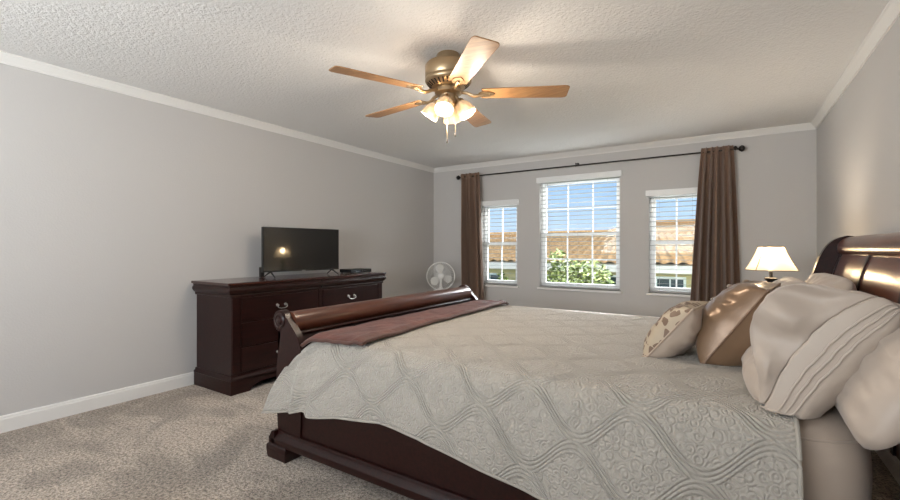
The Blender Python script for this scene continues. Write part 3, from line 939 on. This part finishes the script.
def quilt_pt(s, v):
    sec = quilt_section(s)
    ls = [0]
    for a, b_ in zip(sec[:-1], sec[1:]): ls.append(ls[-1] + math.hypot(b_[0] - a[0], b_[1] - a[1]))
    d = v * ls[-1]
    i = 0
    while i < len(sec) - 2 and d > ls[i + 1]: i += 1
    t_ = (d - ls[i]) / (ls[i + 1] - ls[i])
    g = lambda k: sec[max(0, min(len(sec) - 1, k))]
    p0, p1, p2, p3 = g(i - 1), g(i), g(i + 1), g(i + 2)
    y = p1[0] + (p2[0] - p1[0]) * t_; z = p1[1] + (p2[1] - p1[1]) * t_
    return y, z, d, ls[-1]
def quilt(s, v):
    y, z, d, tot = quilt_pt(s, v)
    x = QX0 + (QX1 - QX0) * s
    drop = max(0, (.69 - z) / .43) if y < 2 else 0
    fl = max(0, 1 - s * 5.2)
    x -= (.245 * drop ** .8) * fl ** 1.3
    y -= .010 * drop * fl
    # soft vertical folds low on the drape
    wv = math.sin(x * 8.5 + .8) * .012 + math.sin(x * 19 + 1.0) * .005
    y += drop * wv - .012 * drop
    # a crisp fold near the foot corner
    k = math.exp(-((x + 1.93) / .030) ** 2)
    y -= .034 * k * min(1, drop * 1.3)
    # foot end dips behind the footboard
    if s < .045:
        z -= .05 * (1 - s / .045) ** 2 * (1 if drop < .3 else max(0, 1 - drop * 1.5))
    # gentle rumples on the top
    top = 1 if drop == 0 and z > .68 else 0
    z += top * (.006 * noise.noise(Vector((x * 2.2, y * 2.2, 1))) + .003 * noise.noise(Vector((x * 7, y * 7, 4))))
    return (x, min(y, 1.525) if drop > .55 else y, z)
bm = NB()
TOT = quilt_pt(.5, 0)[3]
grid(bm, quilt, 220, 150, uvfn=lambda s, v: (s * (QX1 - QX0), v * TOT))
o = obj('quilt', bm, M['quilt'], None, angle=80)
sd = o.modifiers.new('thick', 'SOLIDIFY'); sd.thickness = .008; sd.offset = -1
tag(o, 'pale beige quilt with an embossed ogee pattern spread over the bed', 'quilt')

bm = NB()
edge = [quilt(i / 160, 0) for i in range(161)] + [quilt(1, i / 120) for i in range(1, 121)]
tube(bm, edge, .0062, 8)
obj('quilt_binding', bm, M['quilt_edge'], o)

# throw at the foot
def top_z(x, y):
    s = (x - QX0) / (QX1 - QX0)
    e_ = max(0, 1 - max(0, (y - 1.56)) / .10)
    e2 = max(0, (y - 3.42) / .14)
    f_ = max(0, 1 - max(0, x - QX0) / .09)
    return QZ + .012 - .035 * e_ ** 2 - .05 * min(1, e2) ** 2 - .035 * f_ ** 2
def throwf(u, v):
    y = 1.60 + 1.92 * u
    wob = .018 * noise.noise(Vector((u * 5, 3.1, 0)))
    xin = -1.555 + wob - .10 * u
    xout = -1.985 + .008 * noise.noise(Vector((u * 9, 8.1, 0)))
    x = xout + (xin - xout) * v
    y += (-.03 + .03 * v) * (1 - u) ** 6 + .01 * noise.noise(Vector((v * 4, 7, 0)))
    z = top_z(x, y) + .010 + .007 * noise.noise(Vector((x * 9, y * 5, 2))) + .004 * noise.noise(Vector((x * 22, y * 14, 5)))
    z += .010 * math.exp(-((v - .90) / .06) ** 2)
    return (x, y, z)
th = thing('throw_blanket', 'folded burgundy plush throw laid across the foot of the quilt', 'blanket', (-1.8, 2.55, .71))
bm = NB(); grid(bm, throwf, 120, 36)
o = obj('plush_face', bm, M['throw'], th, angle=80)
sd = o.modifiers.new('thick', 'SOLIDIFY'); sd.thickness = .016; sd.offset = 0
bm = NB()
edge = [throwf(0, i / 24) for i in range(25)] + [throwf(i / 60, 1) for i in range(1, 61)]
tube(bm, edge, .0105, 8)
obj('hem_edge', bm, M['throwedge'], th)

# ------------------------------------------------------------------ pillows
def basis(ex, ey, origin):
    """matrix whose local x, y are the given world directions; local z the face normal."""
    ex = Vector(ex).normalized(); ey = Vector(ey)
    ey = (ey - ex * ey.dot(ex)).normalized()
    ez = ex.cross(ey)
    mt = Matrix((ex, ey, ez)).transposed().to_4x4()
    mt.translation = Vector(origin)
    return mt

def pillow_fn(w, h, th_, seed, wr=.012, pinch=.0, rnd=.10, power=.42, droop=0.0, slump=0.0):
    """two-sided cushion surface; a, b run -1..1 over the face. pinch pulls the edges in
    between the corners, rnd rounds the corners off, droop lets the low-a end sag."""
    def f(u, v, side):
        a, b_ = u * 2 - 1, v * 2 - 1
        x = w / 2 * a * (1 - pinch * (1 - b_ * b_) - rnd * b_ ** 6)
        y = h / 2 * b_ * (1 - pinch * (1 - a * a) - rnd * a ** 6)
        ea, eb = max(0, 1 - abs(a)), max(0, 1 - abs(b_))
        pa, pb = max(0, 1 - abs(a) ** 3.2), max(0, 1 - abs(b_) ** (2.6 if b_ > 0 or not slump else 5.0))
        z = side * th_ / 2 * (pa ** .5) * (pb ** .55) * (1 - slump * b_)
        fade = min(1, ea * 7) * min(1, eb * 7)
        ang = math.atan2(b_, a); rad = max(abs(a), abs(b_))
        # creases that radiate from the edges, plus broad dents
        c1 = 1 - abs(noise.noise(Vector((math.cos(ang) * 3.2, math.sin(ang) * 3.2, seed + side * 3.3 + rad * .8)))) * 2.2
        c2 = noise.noise(Vector((a * 1.6, b_ * 1.6, seed * 1.7 + side)))
        c3 = 1 - abs(noise.noise(Vector((a * 2.2 + b_ * .9, b_ * 4.0, seed * 2.3 + side * 5)))) * 2.5
        z += side * fade * wr * (.8 * c1 * rad ** 1.5 + 1.1 * c2 + .45 * c3)
        y -= droop * max(0, -a) ** 2.2
        return Vector((x, y, z))
    return f

def pillow_mesh(bm, f, nu, nv, mt, mirror_sides=(1, -1), cut=None):
    for side in mirror_sides:
        g = lambda u, v: mt @ f(u, v, side)
        grid(bm, g, nu, nv)
    bmesh.ops.remove_doubles(bm, verts=bm.verts, dist=1e-4)

def border(f, n_=40):
    p_ = [(i / n_, 0) for i in range(n_)] + [(1, i / n_) for i in range(n_)] + [(1 - i / n_, 1) for i in range(n_)] + [(0, 1 - i / n_) for i in range(n_ + 1)]
    return [f(u, v, 1) for u, v in p_]

class Settled:
    """places local points in the room and lets the underside flatten on the bed it rests on."""
    def __init__(self, mt, soft=.25):
        self.mt, self.soft = mt, soft
    def __matmul__(self, v):
        p_ = self.mt @ v
        zb = .700 if p_.x < .17 else .688
        if p_.y < 1.60: zb -= (1.60 - p_.y) * 1.6
        if p_.z < zb:
            d = zb - p_.z
            p_.z = zb - .003 * min(1, d * 20)
            p_.x -= self.soft * d
        return p_
    def to_3x3(self): return self.mt.to_3x3()

# king pillows: local x runs up the lean, local y along the headboard, near end (y low) is the open hemmed end
def king(label, origin, lean, w, h, th_, seed, hem=True, yaw=0.0, twist=0.0, droop=0.0, rnd=.09, slump=.0):
    up = Vector((math.cos(lean), 0, math.sin(lean)))
    along = Vector((math.sin(yaw), math.cos(yaw), math.sin(twist)))
    mt = Settled(basis(along, up, origin))   # local x = along bed width, y = up the lean, z = away from the face
    t_ = thing('pillow', label, 'pillow', tuple(Vector(origin) - Vector((0, 0, th_ / 2))), 0, 'beige king pillows against the headboard')
    f = pillow_fn(h, w, th_, seed, wr=.011, rnd=rnd, droop=droop, slump=slump)
    bm = NB(); pillow_mesh(bm, f, 100, 66, mt)
    obj('pillowcase', bm, M['pillow'], t_, angle=80)
    if hem:
        # loose hem band of the case beyond the stuffing: front layer, back layer, cloth gathered inside
        Q = .085
        f0 = pillow_fn(h, w, th_, seed, wr=.005, rnd=rnd, droop=droop, slump=slump)
        def front_b(u, v):
            # leaves the face, rounds the end of the pillow and runs back towards the headboard
            uu = .03 + .94 * u
            p_ = f0(Q, uu, 1)
            xe = f0(0, uu, 1).x - .016
            e_ = max(0, math.sin(PI * min(1, max(0, u)))) ** .45
            k = min(1, max(0, v) * 1.9); k = math.sin(k * PI / 2)
            d = max(0, (v - .16) / .84)
            wob = .008 * noise.noise(Vector((u * 3.2, 2, seed))) + .003 * noise.noise(Vector((u * 7, v * 1.5, seed)))
            return mt @ Vector((p_.x + (xe - p_.x) * k - .012 * math.sin(PI * d), p_.y * (1 + .02 * d), p_.z + .004 - .165 * d ** 1.15 * (.35 + .65 * e_) + wob * min(1, v * 3)))
        bm = NB(); grid(bm, front_b, 80, 26)
        o = obj('hem_band', bm, M['pillow_hem'], t_, angle=80)
        sd = o.modifiers.new('thick', 'SOLIDIFY'); sd.thickness = .004
        r3 = mt.to_3x3()
        for q in (.60, .70, .80):
            bm = NB(); tube(bm, [front_b(.012 + .976 * i / 60, q) + r3 @ Vector((-.0022, 0, .001)) for i in range(61)], .0032, 6)
            obj('stitched_tuck', bm, M['pillow_hem'], t_)
        bm = NB(); tube(bm, [front_b(.012 + .976 * i / 120, .06 + .030 * math.sin(i * 1.3)) + r3 @ Vector((0, 0, .001)) for i in range(121)], .0034, 6)
        obj('puckered_seam', bm, M['pillow_hem'], t_)
        bm = NB()
        def inner(u, v):
            c = front_b(.02 + .96 * u, .93)
            e_ = max(0, math.sin(PI * u)) ** .5
            fan = math.sin(u * 15 + v * 3 + seed) * .014 + .030 * noise.noise(Vector((u * 4.5, v * 1.6, seed)))
            mid_ = (u - .62) * .12 * v
            return c + r3 @ Vector((.018 + .020 * v + fan * min(1, v * 3) * e_, -mid_, -.012 - .15 * v * (.4 + .6 * e_)))
        grid(bm, inner, 90, 26)
        o = obj('gathered_cloth', bm, M['pillow'], t_, angle=80)
        sd = o.modifiers.new('thick', 'SOLIDIFY'); sd.thickness = .003
    return t_
king('near beige king pillow in front, its stitched hem end facing the camera', (.252, 2.03, .838), math.radians(48), .50, .78, .165, 1.0, slump=.62)
king('near beige king pillow leaning on the headboard, end overhanging the mattress', (.385, 1.89, .845), math.radians(62), .36, .86, .18, 5.0, hem=False, droop=.045, rnd=.15)
king('far beige king pillow in front, partly hidden behind the bronze cushion', (.220, 2.98, .855), math.radians(58), .38, .78, .16, 9.0, hem=False)
king('far beige king pillow at the back, leaning on the headboard near the lamp', (.375, 2.98, .868), math.radians(62), .40, .80, .17, 14.0, hem=False)

# bronze satin cushion
def cushion(name, label, origin, right, up, w, h, th_, seed, mats, wr, pinch):
    mt = Settled(basis(right, up, origin), .1)
    t_ = thing(name, label, 'cushion', origin)
    f = pillow_fn(w, h, th_, seed, wr=wr, pinch=pinch, rnd=.0)
    bm = NB(); pillow_mesh(bm, f, 56, 56, mt, (1,)); obj('cushion_front', bm, mats[0], t_, angle=80)
    bm = NB(); pillow_mesh(bm, f, 56, 56, mt, (-1,)); obj('cushion_back', bm, mats[1], t_, angle=80)
    bm = NB(); tube(bm, [mt @ p_ for p_ in border(f)], .005, 6); obj('piping', bm, mats[2], t_)
    return t_, f, mt
t_, f, mt = cushion('bronze_cushion', 'plump square bronze satin cushion leaning on the beige pillows', (.045, 2.31, .855), (-.16, -.98, .0), (.56, -.08, .83), 0.42, .41, .28, 21, (M['gold'], M['gold'], M['goldtrim']), .012, .05)
for (u, v, du, dv) in ((.20, .34, .44, -.05), (.16, .54, .50, .03), (.24, .74, .42, .05), (.3, .90, .34, .02)):
    bm = NB()
    pts = [mt @ (f(u + du * i / 12, v + dv * i / 12 + .008 * math.sin(i), 1) + Vector((0, 0, .003))) for i in range(13)]
    tube(bm, pts, [.002 + .009 * math.sin(PI * i / 12) for i in range(13)], 8); obj('pleat', bm, M['goldknot'], t_)
t_, f, mt = cushion('floral_cushion', 'small cream cushion with a brown leafy print in front of the bronze cushion', (-.205, 2.28, .805), (-.14, -.98, .0), (.62, -.08, .78), .36, .32, .17, 33, (M['floral'], M['sheet'], M['goldknot']), .008, .05)

# ------------------------------------------------------------------ nightstand and bedside lamp
NX, NY = .27, 4.10
t_ = thing('nightstand', 'dark cherry nightstand beyond the bed, under the bedside lamp', 'nightstand', (NX + .1, NY, 0))
bm = NB(); box(bm, -.22, .22, -.28, .28, .08, .60); obj('carcass', bm, M['cherry'], t_, smooth=False, bevel=.004, local=True)
bm = NB(); box(bm, -.245, .235, -.30, .30, .60, .628); obj('table_top', bm, M['cherry_top'], t_, smooth=False, bevel=.006, local=True)
for x0, x1 in ((-.235, -.20), (.20, .225)):
    bm = NB(); prism_x(bm, [(-.29, 0), (-.18, 0), (-.15, .04), (.15, .04), (.18, 0), (.29, 0), (.29, .09), (-.29, .09)], x0, x1); obj('plinth', bm, M['cherry'], t_, smooth=False, local=True)
for z0, z1 in ((.11, .34), (.355, .585)):
    bm = NB(); box(bm, -.235, -.21, -.25, .25, z0, z1); d_ = obj('drawer', bm, M['cherry'], t_, smooth=False, bevel=.003, local=True)
    bm = NB(); lathe(bm, [(0, 0), (.006, 0), (.006, .012), (.014, .018), (.014, .026), (0, .03)], T(-.235, 0, (z0 + z1) / 2) @ R(-PI / 2, 'Y'), 14); obj('knob', bm, M['pewter'], d_, local=True)

LX, LY = .262, 4.10
t_ = thing('bedside_lamp', 'lit bedside lamp with cream flared shade and dark metal base', 'lamp', (LX, LY, .629), math.radians(12))
bm = NB(); lathe(bm, spline([(0, 0), (.075, 0), (.078, .012), (.055, .024), (.020, .040), (.014, .06), (.020, .10), (.028, .14), (.020, .18), (.014, .22), (.012, .27), (.020, .30), (.040, .322), (.042, .330), (.030, .336), (.012, .340), (.012, .38), (0, .38)], 3), None, 26); obj('lamp_base', bm, M['black_metal'], t_, local=True)
for k in range(4):
    a = k * PI / 2 + .4
    bm = NB(); tube(bm, spline([(.035 * math.cos(a), .035 * math.sin(a), .30), (.052 * math.cos(a), .052 * math.sin(a), .25), (.045 * math.cos(a), .045 * math.sin(a), .20), (.016 * math.cos(a), .016 * math.sin(a), .16)], 4), .0035, 6); obj('scroll_arm', bm, M['black_metal'], t_, local=True)
# shade: square-cut coolie with curved sides
S0, S1 = .392, .568
bm = NB()
def shf(u, v):
    a = u * 2 * PI
    rr = .078 + (.156 - .078) * ((1 - v) ** 1.25)
    k = 1 / max(abs(math.cos(a)), abs(math.sin(a)))
    k = 1 + (k - 1) * .50
    return Vector((rr * k * math.cos(a), rr * k * math.sin(a), S0 + (S1 - S0) * v))
grid(bm, shf, 64, 14, closeu=True)
sh = obj('lamp_shade', bm, M['shade'], t_, local=True)
bm = NB()
for v in (0, 1): tube(bm, [shf(i / 64, v) for i in range(65)], .0035, 6)
for k in range(4): tube(bm, [shf(k / 4 + .125, i / 10) for i in range(11)], .0035, 6)
obj('shade_trim', bm, M['shadetrim'], sh, local=True)
bm = NB(); lathe(bm, spline([(.010, .385), (.014, .40), (.028, .43), (.030, .448), (.022, .468), (0, .478)], 3), None, 18); obj('bulb', bm, M['bulb'], t_, local=True)
add_light('bedside_bulb', 'POINT', (LX, LY, .629 + .505), (0, 0, 0), 6.5, (1.0, 0.85, 0.66), shadow_soft_size=.03)

# ------------------------------------------------------------------ outside
bm = NB(); box(bm, -45, 45, YB + 1, 70, -3.1, -3.0); o = struct('ground', bm, M['grass'], smooth=False)

def tiled_slope(bm, p0, p1, q0, q1, nx, ny):
    """barrel-tile roof plane: eave p0->p1, ridge q0->q1."""
    p0, p1, q0, q1 = map(Vector, (p0, p1, q0, q1))
    nrm = (p1 - p0).cross(q0 - p0).normalized()
    if nrm.z < 0: nrm = -nrm
    def g(u, v):
        a = p0.lerp(p1, u); b_ = q0.lerp(q1, u)
        c = a.lerp(b_, v)
        L_ = (p1 - p0).length
        w = abs(math.sin(PI * u * L_ / .30))
        st_ = 1 - (v * ny_rows) % 1
        return c + nrm * (.075 * w + .05 * st_)
    ny_rows = ny
    grid(bm, g, nx, ny * 3)

def house(name, label, x0, x1, y0, y1, ze, zr, hip0, hip1, wins):
    t_ = thing(name, label, 'house', ((x0 + x1) / 2, (y0 + y1) / 2, -3.0), 0, 'tile-roofed houses outside the windows')
    bm = NB(); box(bm, x0, x1, y0, y1, -3.0, ze + .05); obj('stucco_wall', bm, M['house'], t_, smooth=False)
    yr = (y0 + y1) / 2; o_ = .45
    bm = NB()
    A, B, C_, D_ = (x0 - o_, y0 - o_, ze), (x1 + o_, y0 - o_, ze), (x1 + o_, y1 + o_, ze), (x0 - o_, y1 + o_, ze)
    r0, r1 = (x0 + hip0, yr, zr), (x1 - hip1, yr, zr)
    nx = int((x1 - x0 + .9) / .30 * 6)
    tiled_slope(bm, A, B, r0, r1, nx, 16)
    tiled_slope(bm, D_, C_, r0, r1, 60, 6)
    tiled_slope(bm, A, D_, r0, r0, 60, 10); tiled_slope(bm, B, C_, r1, r1, 60, 10)
    tube(bm, [Vector(r0) + Vector((0, 0, .08)), Vector(r1) + Vector((0, 0, .08))], .13, 10)
    for a, b_ in ((A, r0), (B, r1)): tube(bm, [Vector(a) + Vector((0, 0, .07)), Vector(b_) + Vector((0, 0, .08))], .12, 10)
    obj('tile_roof', bm, M['tile'], t_, angle=60)
    bm = NB(); box(bm, x0 - o_, x1 + o_, y0 - o_ - .02, y0 - o_ + .03, ze - .17, ze + .03); box(bm, x0 - o_, x1 + o_, y0 - o_ + .03, y0, ze - .12, ze - .08); obj('fascia', bm, M['fascia'], t_, smooth=False)
    for (wx, wz0, wz1, ww) in wins:
        bm = NB(); box(bm, wx, wx + ww, y0 - .05, y0 - .001, wz0, wz1); w_ = obj('window_frame', bm, M['white'], t_, smooth=False)
        bm = NB(); box(bm, wx + .06, wx + ww / 2 - .02, y0 - .06, y0 - .045, wz0 + .06, wz1 - .06); box(bm, wx + ww / 2 + .02, wx + ww - .06, y0 - .06, y0 - .045, wz0 + .06, wz1 - .06); obj('pane', bm, M['houseglass'], w_, smooth=False)
house('neighbor_house', 'cream stucco house with terracotta tile roof seen through the windows, nearest to the glass', -11.5, 4.5, 13.0, 18.6, .70, 1.62, 2.6, 2.6,
      [(-7.2, -.9, .35, .9), (-5.3, -.9, .35, .9), (-2.95, -.9, .42, .75), (-1.72, -.9, .42, .75), (.6, -.9, .42, .9)])
house('neighbor_house', 'taller tile-roofed house whose peak rises behind the nearer roof', -6.8, 6.5, 21.0, 27.0, 1.25, 2.38, 3.2, 3.2, [])

def tree(name, label, x, y, zb, top, rx, n_leaf, seed, leaf=.07):
    rnd = random.Random(seed)
    t_ = thing(name, label, 'tree', (x, y, -3.0), 0)
    bm = NB()
    tube(bm, spline([(x, y, -3.0), (x + .05, y, -2.0), (x - .03, y + .05, -.9), (x, y, top - .8)], 4), [.11 - .004 * i for i in range(13)], 10)
    ends = []
    for k in range(12):
        a = rnd.uniform(0, 6.28); rr = rnd.uniform(.4, .95) * rx; zz = rnd.uniform(zb, top - .25)
        z_s = rnd.uniform(zb - .4, min(zz, top - .8)); 
        tube(bm, [(x, y, z_s), (x + rr * .5 * math.cos(a), y + rr * .5 * math.sin(a), (z_s + zz) / 2 + .1), (x + rr * math.cos(a), y + rr * math.sin(a), zz)], [.035, .022, .01], 6)
        ends.append(Vector((x + rr * math.cos(a), y + rr * math.sin(a), zz)))
    obj('trunk', bm, M['bark'], t_)
    bm = NB()
    c = Vector((x, y, (zb + top) / 2)); hz = (top - zb) / 2
    lumps = [(Vector((rnd.uniform(-1, 1), rnd.uniform(-1, 1), rnd.uniform(-1, 1)))) for _ in range(40)]
    cnt = 0
    while cnt < n_leaf:
        d = Vector((rnd.gauss(0, 1), rnd.gauss(0, 1), rnd.gauss(0, 1))).normalized() * rnd.uniform(.3, 1) ** .5
        if noise.noise(d * 2.3 + Vector((seed, 0, 0))) < -.08: continue
        sc_ = 1 + .28 * noise.noise(d.normalized() * 2.2 + Vector((0, seed, 0)))
        p_ = c + Vector((d.x * rx * sc_, d.y * rx * sc_, d.z * hz * sc_))
        a = Vector((rnd.gauss(0, 1), rnd.gauss(0, 1), rnd.gauss(0, .6))).normalized()
        b_ = a.orthogonal().normalized()
        b_ = (Matrix.Rotation(rnd.uniform(0, 6.28), 3, a) @ b_)
        s_ = leaf * rnd.uniform(.6, 1.2)
        vs = [bm.verts.new(p_ + q) for q in (-a * s_, b_ * s_ * .42 , a * s_, -b_ * s_ * .42)]
        bm.faces.new(vs)
        cnt += 1
    obj('foliage', bm, M['foliage'], t_, smooth=False)
tree('leafy_tree', 'bushy green tree outside the tall middle window', -2.98, 9.6, -1.9, 1.02, .98, 9000, 4)
tree('leafy_tree', 'small green tree outside the narrow window beside the desk fan', -5.25, 11.0, -1.8, .42, .55, 3500, 9)
